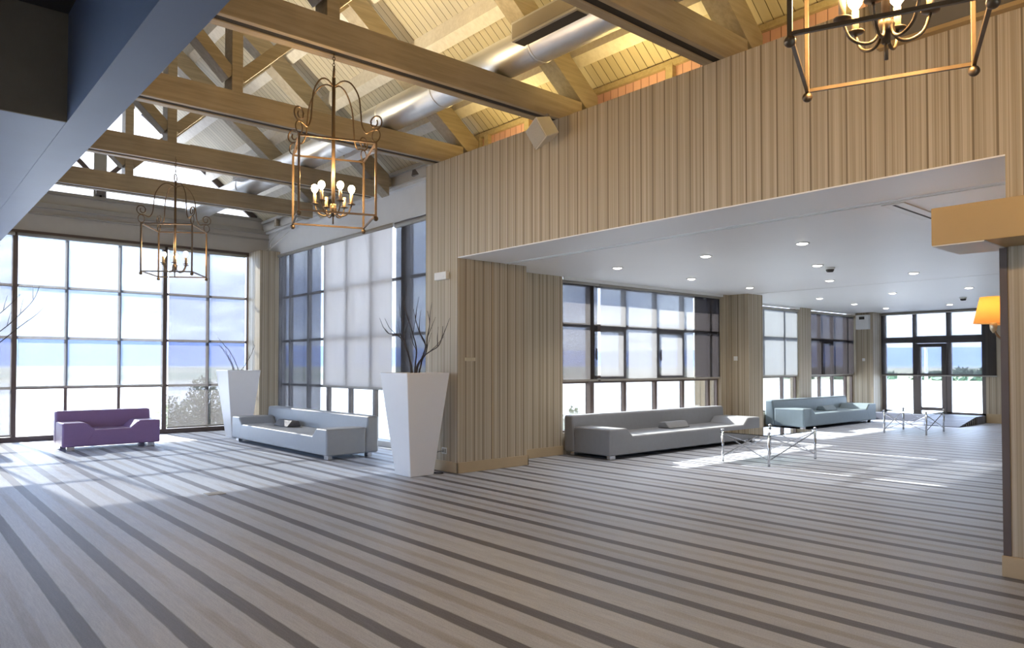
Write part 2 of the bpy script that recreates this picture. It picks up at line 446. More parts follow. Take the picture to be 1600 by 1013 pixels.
# glazed end wall: solid bands, gable
w = MB()
w.box(XL - .2, XL + .0, YS, 7.2, 4.16, 5.03)
w.box(XL - .2, XL, YS, 1.06, 5.03, 6.2)
w.box(XL - .2, XL, YS, 7.2, -.1, .035)
struct(w.build('wall_left', m_cream))
w = MB()
w.box(XL - .05, XL + .05, 1.06, 7.05, 4.96, 5.03); w.box(XL - .02, XL + .07, 1.06, 7.05, 4.66, 4.76); w.box(XL, XL + .04, 1.06, 7.05, 4.52, 4.56)
struct(w.build('trim_2', m_rail, bevel=.005))
w = MB(); w.box(XL, -16.46, 6.57, 7.2, 0, 4.17); struct(w.build('wall_corner', m_paper))
# glazed side wall: white upper band
w = MB()
w.box(XL - .2, -8.92, YB, YB + .2, 4.12, 4.66); w.box(XL - .2, -8.92, 6.95, YB + .2, 4.66, 4.71); w.box(-16.5, -8.9, YB - .05, YB + .2, 0, .10)
struct(w.build('wall_right', m_white))
w = MB(); w.box(XL - .2, -8.92, 6.90, 6.99, 4.71, 5.02); struct(w.build('wall_right_eave', m_cream))

# low zone around the camera: bulkhead, dropped ceilings, far sides
w = MB(); w.box(XL, XE, .84, 1.06, ZC, 3.67); w.box(XL, XE, .90, 1.06, 3.67, ZT); struct(w.build('wall_bulkhead', m_dim))
w = MB(); w.box(XL, -5.17, YS, .84, ZC + .004, ZC + .1); struct(w.build('ceiling_low', m_dim))
w = MB(); w.box(-5.17, XE, YS, .84, 3.67, 3.77); struct(w.build('ceiling_middle', M('charcoal_ceiling', (.05, .045, .045), .8)))
w = MB(); w.box(-5.17, -5.15, YS, .84, ZC, 3.67); struct(w.build('trim_3', m_brown))
w = MB()
w.box(XL - .2, XE + .2, YS - .2, YS, 0, .3); w.box(XL - .2, XE + .2, YS - .2, YS, 2.95, 3.8); w.box(XL - .2, XL + .5, YS - .2, YS, .3, 2.95); w.box(-6.0, XE + .2, YS - .2, YS, .3, 2.95)
w.box(XL - .2, XE + .2, -.95, -.8, 3.7, 5.0)
struct(w.build('wall_front', m_cream))
w = MB()
w.box(XE, XE + .2, YS, -3.0, 0, 3.8); w.box(XE, XE + .2, 3.0, 7.2, 0, 5.0); w.box(XE, XE + .2, -3.0, 3.0, 0, .4); w.box(XE, XE + .2, -3.0, 3.0, 2.5, 5.0)
w.prism([(-.8, 5.0), (7.0, 5.0), (RIDGE_Y, RIDGE_Z)], 'x', XE, XE + .2)
struct(w.build('wall_rear', m_cream))

# ------------------------------------------------------------------ windows
def window(name, bars, glassbox, mat):
    """bars: list of boxes; one frame part, one pane part."""
    o = bpy.data.objects.new(name, None); C.objects.link(o); struct(o)
    f = MB()
    for b in bars: f.box(*b)
    f.build('window_frame', mat, o, bevel=.004)
    g = MB()
    for q in glassbox: g.box(*q)
    g.build('pane', m_glass, o)
    return o
def grid_x(X, ys, zs, thick, wv=.06, wh=.055, d=.07):
    """mullion grid in a plane x = X; thick: indices of wide posts"""
    out = []
    for i, y in enumerate(ys):
        ww = .095 if i in thick else wv
        out.append((X - d, X + (.05 if i in thick else 0), y - ww / 2, y + ww / 2, zs[0], zs[-1]))
    for z in zs: out.append((X - d + .006, X - .006, ys[0], ys[-1], z - wh / 2, z + wh / 2))
    return out
ys = [-5.45, -4.5, -3.58, -2.65, -1.7, -.8, .13, 1.03, 1.95, 2.84, 3.82, 4.71, 5.65, 6.57]
zs = [.05, 1.05, 2.05, 3.08, 4.12]
window('window_1', grid_x(XL - .03, ys, zs, (2, 5, 8, 11)) + [(XL - .1, XL + .02, -5.5, 6.57, 4.08, 4.18), (XL - .1, XL + .06, -5.5, 6.57, .0, .10)], [(XL - .07, XL - .064, -5.45, 6.57, .05, 4.12)], m_frame)
# gable lights above
gz = lambda y: roof_z(y) - .02
bars = [(XL - .1, XL - .02, 3.30, 3.54, 5.0, gz(3.42) - .1)]
win = window('window_2', bars, [], m_rail)
g = MB(); g.prism([(1.0, 5.03), (6.72, 5.03), (RIDGE_Y, RIDGE_Z - .03), (1.0, gz(1.0))], 'x', XL - .07, XL - .064); g.build('pane', m_frost, win)
f = MB()
for y0, y1 in ((RIDGE_Y, 6.75), (RIDGE_Y, 1.0)): f.bar((XL - .06, y0, gz(y0) - .05), (XL - .06, y1, gz(y1) - .05), .08, .14)
f.bar((XL - .06, 3.42, 5.35), (XL - .06, 2.3, 6.5), .07, .09); f.bar((XL - .06, 3.42, 5.35), (XL - .06, 4.3, 6.3), .07, .09)
f.build('gable_rafter', m_frame, win)
# glazed side wall
def grid_y(Y, xs, zs, thick, wv=.07, wh=.055, d=.07):
    out = []
    for i, x in enumerate(xs):
        ww = .30 if i in thick else wv
        out.append((x - ww / 2, x + ww / 2, Y, Y + d, zs[0], zs[-1]))
    for z in zs: out.append((xs[0], xs[-1], Y + .006, Y + d - .006, z - wh / 2, z + wh / 2))
    return out
xs = [-16.43, -15.98, -15.03, -14.08, -13.13, -12.17, -11.08, -10.05, -8.95]
window('window_3', grid_y(YB + .03, xs, [.06, 1.06, 2.06, 3.08, 4.12], (6,), .10), [(-16.43, -8.95, YB + .06, YB + .066, .06, 4.12)], m_dframe)
# wing windows
wz = [.36, 1.22, 2.2, 2.92]
w1y = [8.66, 9.42, 10.36, 11.27, 12.15, 13.04, 13.36]
bars = grid_x(XR - .08, w1y, wz, (1,), .075, .07)
for a, b in ((9.47, 10.32), (11.31, 12.11)):      # opening sashes
    bars += [(XR - .15, XR - .07, a, a + .06, 1.26, 2.17), (XR - .15, XR - .07, b - .06, b, 1.26, 2.17), (XR - .15, XR - .07, a, b, 2.10, 2.17), (XR - .15, XR - .07, a, b, 1.26, 1.32)]
win = window('window_4', bars, [(XR - .12, XR - .114, 8.66, 13.36, .36, 2.92)], m_frame)
for y in (9.55, 11.38): MB().box(XR - .06, XR - .03, y - .012, y + .012, 1.60, 1.80).box(XR - .075, XR - .03, y - .012, y + .012, 1.68, 1.71).build('window_handle', m_dframe, win)
bars = grid_x(XR2 - .08, [14.22, 15.2, 16.2, 17.2, 17.87], wz, (), .075, .07)
window('window_5', bars, [(XR2 - .12, XR2 - .114, 14.22, 17.87, .36, 2.92)], m_frame)
bars = grid_x(XR2 - .08, [18.52, 19.18, 19.92, 20.72, 21.12], wz, (), .075, .07) + [(XR2 - .15, XR2 - .07, 19.25, 19.33, 1.25, 2.16), (XR2 - .15, XR2 - .07, 19.25, 19.88, 2.09, 2.16)]
window('window_6', bars, [(XR2 - .12, XR2 - .114, 18.52, 21.12, .36, 2.92)], m_frame)
# glazed door screen at the end of the wing
ZD = .19
X0, X1, X2, X3 = -8.80, -7.935, -7.075, -6.20
Y = YE + .03
bars = [(X0, X1 - .04, Y, Y + .08, 2.13, 2.29), (X1 - .04, X3, Y, Y + .08, 2.11, 2.31), (X0, X3, Y, Y + .08, 2.93, 3.0), (X0, X0 + .10, Y, Y + .08, 0, 3.0), (X3 - .10, X3, Y, Y + .08, 0, 3.0),
        (X1 - .05, X1 + .05, Y, Y + .08, ZD, 3.0), (X2 - .06, X2 + .06, Y, Y + .08, ZD, 3.0), (X0, X1, Y, Y + .08, 1.20, 1.27), (X2, X3, Y, Y + .08, 1.20, 1.27), (X0, X3, Y, Y + .08, 0, ZD + .05)]
window('window_7', bars, [(X0, X1, Y + .04, Y + .046, ZD, 2.95), (X2, X3, Y + .04, Y + .046, ZD, 2.95), (X1, X2, Y + .04, Y + .046, 2.2, 2.95)], m_dframe)
d = bpy.data.objects.new('door_1', None); C.objects.link(d); struct(d)
q = MB(); a, b = X1 + .055, X2 - .065
for bb in ((a, a + .11, ZD + .05, 2.10), (b - .11, b, ZD + .05, 2.10)): q.box(bb[0], bb[1], Y - .02, Y + .06, bb[2], bb[3])
for z0, z1 in ((ZD + .05, ZD + .16), (2.0, 2.10), (1.19, 1.28)): q.box(a, b, Y - .018, Y + .058, z0, z1)
q.build('door_frame', m_dframe, d, bevel=.004)
MB().box(a, b, Y + .03, Y + .036, ZD + .1, 2.05).build('pane', m_glass, d)
MB().bar((a + .05, Y - .05, 1.15), (a + .05, Y - .05, 1.35), .02).box(a + .04, a + .06, Y - .05, Y - .02, 1.23, 1.26).build('door_handle', m_chrome, d)
# windows behind the camera
xs = [XL + .5 + i * (-6.0 - XL - .5) / 10 for i in range(11)]
window('window_8', grid_y(YS - .1, xs, [.3, 1.2, 2.1, 2.95], (), .07), [(xs[0], xs[-1], YS - .08, YS - .074, .3, 2.95)], m_dframe)
window('window_9', grid_x(XE + .1, [-3.0 + i * 1.0 for i in range(7)], [.4, 1.45, 2.5], ()), [(XE + .12, XE + .126, -3.0, 3.0, .4, 2.5)], m_dframe)
# ceiling tracks of the folding partition and the panel joints
q = MB()
for y in (6.90, 6.97): q.box(-8.1, -1.62, y - .014, y + .014, ZC - .012, ZC + .01)
struct(q.build('trim_4', m_plastic))
q = MB(); q.box(-8.1, -1.62, 6.93, 6.94, ZC - .004, ZC + .01); struct(q.build('trim_5', m_black))
q = MB(); q.box(XR2, -1.6, 13.80, 13.82, ZC - .004, ZC + .01); struct(q.build('trim_6', m_plastic))

# ================================================================== TRUSSES
def truss(X, label):
    """two-plank tie beam with a slot under it, king post, rafters and struts; X = face towards the camera"""
    t = thing('roof_truss', label, 'roof truss', (X, 0, ZT), 0, 'timber roof trusses')
    q = MB(); y0, y1 = .95, 6.45
    q.box(-.06, 0, y0, y1, 0, .29); q.box(-.255, -.15, y0, y1, 0, .29); q.box(-.16, -.05, y0, y1, .06, .285)
    q.build('tie_beam', m_beam, t, bevel=.006)
    MB().box(-.149, -.061, y0, y1, .012, .058).build('slot_shade', m_black, t)  # black strip stands in for the deep shade inside the slot
    MB().box(-.25, -.002, RIDGE_Y - .065, RIDGE_Y + .065, .28, RIDGE_Z - ZT - .3).build('king_post', m_beam, t, bevel=.005)
    for sg in (1, -1):
        up = lambda y: roof_z(RIDGE_Y + abs(y - RIDGE_Y)) - .24 - ZT
        a, e = RIDGE_Y + sg * .06, RIDGE_Y + sg * 3.62
        pl = [(a, up(a) - .36), (e, max(0.0, up(e) - .36)), (e, up(e)), (a, up(a))]
        if sg > 0: pass
        else: pl = pl[::-1]
        MB().prism(pl, 'x', -.255, -.003).build('rafter', m_beam, t, bevel=.006)
        s0 = Vector((0, RIDGE_Y + sg * .05, .48)); s1 = Vector((0, RIDGE_Y + sg * 1.42, 1.84))
        dv = (s1 - s0).normalized(); nv = Vector((0, -dv.z, dv.y)) * .07
        pl = [(s0 - nv).yz, (s1 - nv).yz, (s1 + nv).yz, (s0 + nv).yz]
        pl = [tuple(p) for p in pl]
        if sg < 0: pl = pl[::-1]
        MB().prism(pl, 'x', -.235, -.02).build('strut', m_beam, t, bevel=.005)
    return t
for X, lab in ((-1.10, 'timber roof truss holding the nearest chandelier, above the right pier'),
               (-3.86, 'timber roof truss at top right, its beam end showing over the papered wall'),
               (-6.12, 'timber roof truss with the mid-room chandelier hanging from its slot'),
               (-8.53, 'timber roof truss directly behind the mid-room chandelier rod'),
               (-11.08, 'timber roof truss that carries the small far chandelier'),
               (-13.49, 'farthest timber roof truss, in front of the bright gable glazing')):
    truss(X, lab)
# purlins between rafters and boards
names = ['lowest', 'second lowest', 'middle', 'second highest', 'highest']
for sg, side in ((1, 'right'), (-1, 'left')):
    for k, dy in enumerate((3.25, 2.5, 1.75, 1.0, .3)):
        y = RIDGE_Y + sg * dy; z = roof_z(y)
        pl = [(y - .06, z + sg * .048 - .20), (y + .06, z - sg * .048 - .20), (y + .06, z - sg * .048 + .02), (y - .06, z + sg * .048 + .02)]
        o = MB().prism(pl, 'x', XL, XE).build('roof_purlin', m_purlin, None)
        tag(o, f'{names[k]} pale purlin under the boards of the {side} roof slope', 'purlin', 'pale roof purlins')
# unseen uplights added on the tie beams to brighten the roof boards
for X, e_, col, lab in ((-3.86, 17, (1, .72, .32), 'top right truss'), (-6.12, 14, (1, .78, .44), 'mid-room chandelier truss'), (-8.53, 11, (1, .88, .64), 'truss behind the mid-room chandelier'), (-11.08, 9, (1, .92, .76), 'far chandelier truss')):
    t = thing('uplight', 'added uplight, hidden from view, on the tie beam of the ' + lab, 'uplight', (X - .135, 4.1, ZT + .29), 0, 'added uplights on the tie beams')
    MB().box(-.035, .035, -.7, .7, 0, .04).build('housing', m_rail, t, bevel=.004)
    l = bpy.data.lights.new('uplight_lamp', 'AREA'); l.shape = 'RECTANGLE'; l.size = .06; l.size_y = 1.36; l.energy = e_; l.color = col
    lo = bpy.data.objects.new('uplight_lamp', l); C.objects.link(lo); lo.parent = t; lo.location = (0, 0, .045); lo.rotation_euler = (R(180), 0, 0)
for x, lab in ((-2.6, 'right pier'), (-5.1, 'middle of the header'), (-7.4, 'speaker side')):
    t = thing('uplight', 'slim uplight lying on top of the papered wall towards the ' + lab, 'uplight', (x, YW + .17, ZT), R(90), 'slim uplights on the papered wall')
    MB().box(-.03, .03, -.5, .5, 0, .035).build('housing', m_rail, t, bevel=.004)
    l = bpy.data.lights.new('uplight_lamp', 'AREA'); l.shape = 'RECTANGLE'; l.size = .05; l.size_y = .96; l.energy = 4.2; l.color = (1, .74, .28)
    lo = bpy.data.objects.new('uplight_lamp', l); C.objects.link(lo); lo.parent = t; lo.location = (0, 0, .04); lo.rotation_euler = (R(180), 0, 0)
# eave panelling along the right side
e = thing('eave_panelling', 'raw pinkish pine boards framed in ochre timber between the papered wall and the roof', 'wood panelling', (0, 6.84, 4.46))
MB().box(-8.9, XE, 0, .03, 0, .56).build('pine_panel', m_pink, e)
MB().box(-8.9, XE, -.06, -.002, .475, .545).build('rail', m_eave, e, bevel=.004)
for x in (-8.60, -8.40, -7.5, -6.52, -5.06, -4.2, -3.0, -2.0): MB().box(x - .05, x + .05, -.07, -.001, -.02, .50).build('post', m_eave, e, bevel=.004)
e = thing('eave_railing', 'grey rail with posts along the eave above the pale cloth blind', 'timber rail', (0, 6.86, 4.715))
MB().box(XL + .1, -8.95, -.04, .02, .16, .22).build('rail', m_rail, e, bevel=.004)
for x in (-16.2, -13.7, -11.3, -9.35): MB().box(x - .06, x + .06, -.05, .02, .0, .18).build('post', m_beam, e, bevel=.004)
# sloping panel over the right pier
pl = [(YW - .01, 4.06), (YW - .06, 4.06), (5.50, 4.62), (5.55, 4.66)]
o = MB().prism(pl, 'x', -2.42, 2.0).build('sloping_panel', M('dark_olive_panel', (.17, .15, .11), .35, var=.08)); tag(o, 'dark olive sloping panel at the top of the papered wall behind the nearest chandelier', 'panel')
MB().box(-2.44, 2.0, YW - .075, YW - .002, 4.03, 4.062).build('edge_trim', m_lintel, o)
# casing on the right pier
o = MB().prism([(-1.925, 5.60), (1.2, 5.60), (1.2, YW - .001), (-1.595, YW - .001), (-1.595, 6.16), (-1.925, 6.16)], 'z', 2.345, 2.61).build('pier_casing', m_lintel, None, bevel=.004)
tag(o, 'ochre boxed beam end projecting from the right pier', 'beam casing')
MB().box(-1.92, -1.6, 5.605, 6.155, 2.338, 2.3455).build('soffit_board', m_white, o)

# ================================================================== DUCT
DY, DZ, DR = 5.26, 4.945, .21
d = thing('ventilation_duct', 'round galvanised steel air duct running the length of the roof on the beams', 'duct', (0, DY, DZ))
MB().tube([(x, 0, 0) for x in (XL + .25, -12, -8, -4, 0, XE - .1)], DR, 28).build('pipe', m_duct, d)
for x in [-15.2, -13.9, -12.6, -11.3, -10.0, -8.7, -7.4, -6.85, -5.6, -4.4, -3.1, -1.8, -.5]:
    MB().tube([(x - .02, 0, 0), (x - .01, 0, 0), (x + .01, 0, 0), (x + .02, 0, 0)], DR + .006, 28).build('seam_ring', m_duct, d)
def vent(x0, x1, zc, sg=-1, mat=m_vent):
    y0, y1 = sorted((sg * .16, sg * .36))
    b = box('air_vent', mat, x0, x1, y0, y1, zc - .10, zc + .10, parent=d, bevel=.004)
    yo = sg * .36
    MB().box(x0 + .02, x1 - .02, yo - .006, yo + .004, zc - .075, zc + .075).build('vent_grille', m_vgr if mat is m_vent else m_rail, b)
    if mat is m_vent: MB().box(x0 + .02, x1 - .02, min(y0, y1) + .03, max(y0, y1) - .03, zc - .104, zc - .098).build('vent_slot', m_vdark, b)
vent(-5.66, -4.72, .02)
vent(-10.35, -9.75, .10, -1, m_white)
vent(-10.25, -9.35, -.12, 1, m_white)
vent(-13.6, -12.9, .10, -1, m_white)

# ================================================================== ROLLER BLINDS
def blind_x(X, y0, y1, z0, z1, mat, label, rolr=.035):
    t = thing('roller_blind', label, 'blind', (X, (y0 + y1) / 2, z0)); h = (y1 - y0) / 2
    MB().box(-.002, .002, -h, h, .02, z1 - z0).build('blind_fabric', mat, t)
    MB().box(-.012, .012, -h - .01, h + .01, -.0, .035).build('bottom_bar', m_rail, t, bevel=.003)
    MB().tube([(0, -h - .02, z1 - z0), (0, h + .02, z1 - z0)], rolr, 14).build('roller', m_rail, t)
    return t
def blind_y(Y, x0, x1, z0, z1, mat, label, rolr=.04):
    t = thing('roller_blind', label, 'blind', ((x0 + x1) / 2, Y, z0)); h = (x1 - x0) / 2
    MB().box(-h, h, -.002, .002, .02, z1 - z0).build('blind_fabric', mat, t)
    MB().box(-h - .01, h + .01, -.012, .012, -.0, .035).build('bottom_bar', m_rail, t, bevel=.003)
    MB().tube([(-h - .02, 0, z1 - z0), (h + .02, 0, z1 - z0)], rolr, 14).build('roller', m_rail, t)
    return t
blind_x(XL + .075, 1.995, 4.655, 1.05, 4.08, m_sheer, 'wide sheer blind pulled halfway down behind the purple sofa')
blind_x(XL + .075, 4.77, 6.46, .11, 4.08, m_scr, 'dark mesh blind lowered to the floor between the purple sofa and the corner column')
blind_x(XL + .075, .05, 1.91, .11, 4.08, m_scr, 'dark mesh blind at the extreme left edge behind the bare branches')
blind_y(YB - .05, -16.40, -14.24, .12, 4.06, m_scr, 'dark mesh blind lowered to the floor beside the corner column')
blind_y(YB - .05, -14.12, -11.40, 1.05, 4.06, m_pale, 'wide pale cloth blind above the light grey sofa')
blind_y(YB - .05, -11.27, -8.95, 1.05, 4.02, m_scr, 'mesh blind behind the twigs of the tall planter, next to the papered wall')
blind_x(XR - .03, 8.68, 9.56, 1.22, 2.93, m_scr, 'narrow clear mesh blind at the left end of the window over the long grey sofa', .03)
blind_x(XR - .03, 9.64, 12.42, 1.22, 2.93, m_scrw, 'wide hazy blind in the middle of the window over the long grey sofa', .03)
blind_x(XR - .03, 12.48, 13.36, 1.22, 2.93, m_scrd, 'narrow dark mesh blind at the column end of the window over the long grey sofa', .03)
blind_x(XR2 - .03, 14.25, 17.86, 1.22, 2.90, m_cloth, 'pale cloth blind just right of the wing column above the blue grey sofa', .03)
blind_x(XR2 - .03, 18.54, 21.10, 1.22, 2.90, m_scrd, 'dark creased mesh blind nearest the white wall box in the wing', .03)
blind_y(YE - .03, -8.82, -5.95, 1.20, 2.95, m_scrc, 'clear mesh blind lowered over the upper half of the glazed end door', .03)
# white pelmet strips over the wing blinds
for (X, a, b, lab) in ((XR, 8.66, 13.4, 'white pelmet strip over the window behind the long grey sofa'), (XR2, 14.25, 17.86, 'white pelmet strip over the pale cloth blind in the wing'), (XR2, 18.5, 21.1, 'white pelmet strip over the dark creased blind in the wing')):
    o = box('pelmet', m_plastic, X + .008, X + .04, a, b, 2.945, 2.999); tag(o, lab, 'pelmet')

# ================================================================== CHANDELIERS
def arc(c, r, a0, a1, n, ax, az):
    return [c + ax * (r * math.cos(R(a0 + (a1 - a0) * i / n))) + az * (r * math.sin(R(a0 + (a1 - a0) * i / n))) for i in range(n + 1)]
def smooth_path(pts, n=6):
    P = [Vector(p) for p in pts]; P = [P[0] * 2 - P[1]] + P + [P[-1] * 2 - P[-2]]; out = []
    for i in range(1, len(P) - 2):
        a, b, c, d = P[i - 1:i + 3]
        for k in range(n):
            u = k / n
            out.append(.5 * ((2 * b) + (c - a) * u + (2 * a - 5 * b + 4 * c - d) * u * u + (3 * b - a - 3 * c + d) * u ** 3))
    out.append(P[-2]); return out
def chandelier(loc, yaw, ztop, label, lit, power):
    """loc at the bottom ring level; ztop = hanging point above it"""
    t = thing('cage_chandelier', label, 'chandelier', loc, R(yaw), 'cage chandeliers hanging from the trusses')
    h, H = .34, .69
    for sx in (-1, 1):
        for sy in (-1, 1):
            MB().box(sx * h - .010, sx * h + .010, sy * h - .010, sy * h + .010, 0, H).build('cage_post', m_iron, t, bevel=.002)
            MB().ball((sx * h, sy * h, -.018), .024).build('finial', m_iron, t)
            dx = Vector((sx, sy, 0)).normalized(); up = Vector((0, 0, 1)); rc = math.sqrt(2) * h
            q = MB()
            ring = [Vector((sx * h, sy * h, H + .055)) + dx * (.045 * math.cos(2 * math.pi * k / 16)) + up * (.055 * math.sin(2 * math.pi * k / 16)) for k in range(16)]
            q.tube(ring, .006, 6, True); q.build('corner_ring', m_iron, t)
            pts = [(0, 1.27), (.10, 1.31), (.20, 1.27), (.285, 1.14), (.31, .98), (.325, .86), (.37, .785), (.43, .80)]
            sc = arc(Vector((rc, 0, .865)), .062, -100, 170, 14, Vector((1, 0, 0)), up) + arc(Vector((rc - .02, 0, .865)), .036, 160, 400, 9, Vector((1, 0, 0)), up)
            path = [Vector((p[0], 0, p[1])) for p in pts]
            path = smooth_path(path, 5)[:-1] + sc
            path = [dx * p.x + up * p.z for p in path]
            MB().tube(path, .0075, 6).build('scroll_arm', m_iron, t)
    for z, nm in ((.012, 'bottom_rail'), (H - .01, 'top_rail')):
        for k in range(4):
            a, b = [(-h, -h), (h, -h), (h, h), (-h, h)][k], [(h, -h), (h, h), (-h, h), (-h, -h)][k]
            MB().bar((*a, z), (*b, z), .016).build(nm, m_iron, t)
    MB().tube([(0, 0, .04), (0, 0, 1.36)], .017, 10).tube([(0, 0, -.03), (0, 0, .05)], .008, 8).lathe([(.012, .07), (.03, .09), (.034, .12), (.018, .15)], 12).build('centre_rod', m_iron, t)
    ring = [Vector((.055 * math.cos(2 * math.pi * k / 20), 0, 1.41 + .055 * math.sin(2 * math.pi * k / 20))) for k in range(20)]
    MB().tube(ring, .007, 6, True).build('hanging_ring', m_iron, t)
    q = MB(); z = 1.46; k = 0
    while z < ztop:
        ax = Vector((1, 0, 0)) if k % 2 else Vector((0, 1, 0))
        q.tube([ax * (.011 * math.cos(2 * math.pi * j / 8)) + Vector((0, 0, z + .02 + .02 * math.sin(2 * math.pi * j / 8))) for j in range(8)], .0035, 5, True)
        z += .031; k += 1
    q.build('chain', m_iron, t)
    for k in range(6):
        a = R(60 * k + 15); dx = Vector((math.cos(a), math.sin(a), 0)); up = Vector((0, 0, 1))
        path = smooth_path([dx * p + up * z for p, z in ((.02, .16), (.035, .07), (.08, .045), (.14, .075), (.17, .15))], 5)
        arm = MB().tube(path, .007, 7).build('candle_arm', m_iron, t)
        c = dx * .17
        MB().lathe([(.004, .15), (.035, .157), (.037, .163), (.010, .166)], 14, c).build('drip_pan', m_iron, arm)
        MB().lathe([(.014, .166), (.015, .255), (.010, .258)], 12, c).build('candle_sleeve', m_candle, arm)
        on = k in lit
        if on:
            MB().lathe([(.009, .256), (.014, .266), (.027, .284), (.033, .306), (.027, .328), (.014, .339), (.003, .342)], 14, c).build('bulb', m_bulb, arm)
            l = bpy.data.lights.new('bulb_light', 'POINT'); l.energy = power; l.color = (1, .62, .25); l.shadow_soft_size = .035
            lo = bpy.data.objects.new('bulb_light', l); C.objects.link(lo); lo.parent = t; lo.location = c + up * .40
    return t
chandelier((-6.25, 3.19, 2.86), -20, 1.68, 'large bronze cage chandelier with lit bulbs in the middle of the hall', (0, 1, 4, 5), 4.5)
chandelier((-11.08, 3.17, 2.80), -34, 1.70, 'small-looking far cage chandelier hanging in front of the left windows', (1, 3, 4), 2)
chandelier((-1.25, 3.16, 2.81), 21.5, 1.70, 'nearest cage chandelier, cut off by the top edge at right', (0, 1, 2, 3, 4, 5), 7)

# ================================================================== SOFAS
def sofa(name_label, L, D, mat, loc, rz, foot=m_chrome, hb=.67, ha=.49, hs=.36, aw=.36, sl=.15):
    """local frame: x along the length (0..L), front at y = 0 facing -y, back at y = D"""
    t = thing('sofa', name_label, 'sofa', loc, rz, 'low block sofas')
    z0 = .07
    MB().box(aw - .02, L - aw + .02, .0, D - .20, z0, hs).build('seat', mat, t, bevel=.03, seg=4)
    pl = [(0, z0), (aw + .001, z0), (aw + sl, hs - .02), (aw + sl - .02, hs + .005), (aw, ha), (0, ha)]
    MB().prism([(0, z0), (aw + .0, z0), (aw + sl, hs - .06), (aw + sl, hs), (aw, ha), (0, ha)], 'y', -.002, D - .24).build('armrest', mat, t, bevel=.03, seg=4)
    MB().prism([(L, z0), (L, ha), (L - aw, ha), (L - aw - sl, hs), (L - aw - sl, hs - .06), (L - aw, z0)], 'y', -.002, D - .24).build('armrest', mat, t, bevel=.03, seg=4)
    MB().prism([(D - .26, z0), (D, z0), (D, hb), (D - .20, hb)], 'x', 0.0, L).build('backrest', mat, t, bevel=.04, seg=4)
    for x in (.14, L - .14):
        for y in (.10, D - .12): MB().box(x - .06, x + .06, y - .04, y + .04, 0, z0 + .01).build('foot', foot, t, bevel=.004)
    return t
def bolster(loc, rz, mat, label, L=.62):
    o = MB().prism([(-.14, 0), (.14, 0), (.10, .105), (-.04, .115)], 'x', -L / 2, L / 2).build('bolster_cushion', mat, None, bevel=.02, seg=3)
    o.location = loc; o.rotation_euler = (0, 0, rz); return tag(o, label, 'cushion', 'loose bolster cushions on the sofas')
sofa('small purple sofa standing in front of the left windows', 1.58, .88, m_purple, (-14.60, 2.37, 0), R(90))
sofa('light grey sofa under the pale cloth blind, beside the white planters', 4.06, .94, m_slight, (-14.57, 5.27, 0), 0)
sofa('long dark grey sofa under the wing window beside the papered pilaster', 4.42, 1.02, m_sgrey, (-7.60, 8.62, 0), R(90), aw=.42)
sofa('blue grey sofa deep in the wing, right of the column', 3.9, .98, m_sblue, (-8.25, 16.05, 0), R(90), aw=.42)
sofa('dark grey sofa end cut off by the left edge of the view', 1.9, .8, m_sdark, (-14.78, -.42, 0), R(90), hb=.76, ha=.60)
bolster((-13.08, 5.76, .365), 0, m_sdark, 'bolster cushion on the light grey sofa')
bolster((-8.14, 11.0, .365), R(90), m_sgrey, 'bolster cushion on the long dark grey sofa')
bolster((-8.74, 18.2, .365), R(90), m_sblue, 'bolster cushion on the blue grey sofa')

# ================================================================== GLASS TABLES
def table(loc, rz, sx, sy, label):
    t = thing('coffee_table', label, 'table', loc, rz, 'glass coffee tables in the wing'); h = .46
    hx, hy = sx / 2, sy / 2
    for i in (-1, 1):
        for j in (-1, 1):
            leg = MB().tube([(i * hx, j * hy, 0), (i * hx, j * hy, h + .012)], .019, 12).build('leg', m_chrome, t)
            MB().lathe([(.010, h + .005), (.024, h + .02), (.026, h + .035), (.016, h + .052), (.002, h + .056)], 12, (i * hx, j * hy, 0)).build('leg_cap', m_chrome, leg)
    g = MB().box(-hx - .03, hx + .03, -hy - .03, hy + .03, h - .010, h + .002).build('glass_top', m_tglass, t, bevel=.003)
    for (a, b) in (((-hx, -hy), (hx, -hy)), ((hx, -hy), (hx, hy)), ((hx, hy), (-hx, hy)), ((-hx, hy), (-hx, -hy))):
        a, b = Vector(a), Vector(b); d = (b - a).normalized() * .02; a += d; b -= d
        MB().bar((*a, .09), (*b, h - .03), .012).bar((*a, h - .03), (*b, .09), .012).build('cross_brace', m_chrome, t)
    return t
table((-6.03, 10.62, 0), R(-1), .79, 1.37, 'glass coffee table with crossed steel legs in front of the long dark grey sofa')
table((-6.42, 17.52, 0), R(4), .84, 1.30, 'glass coffee table farther back, near the ramp')

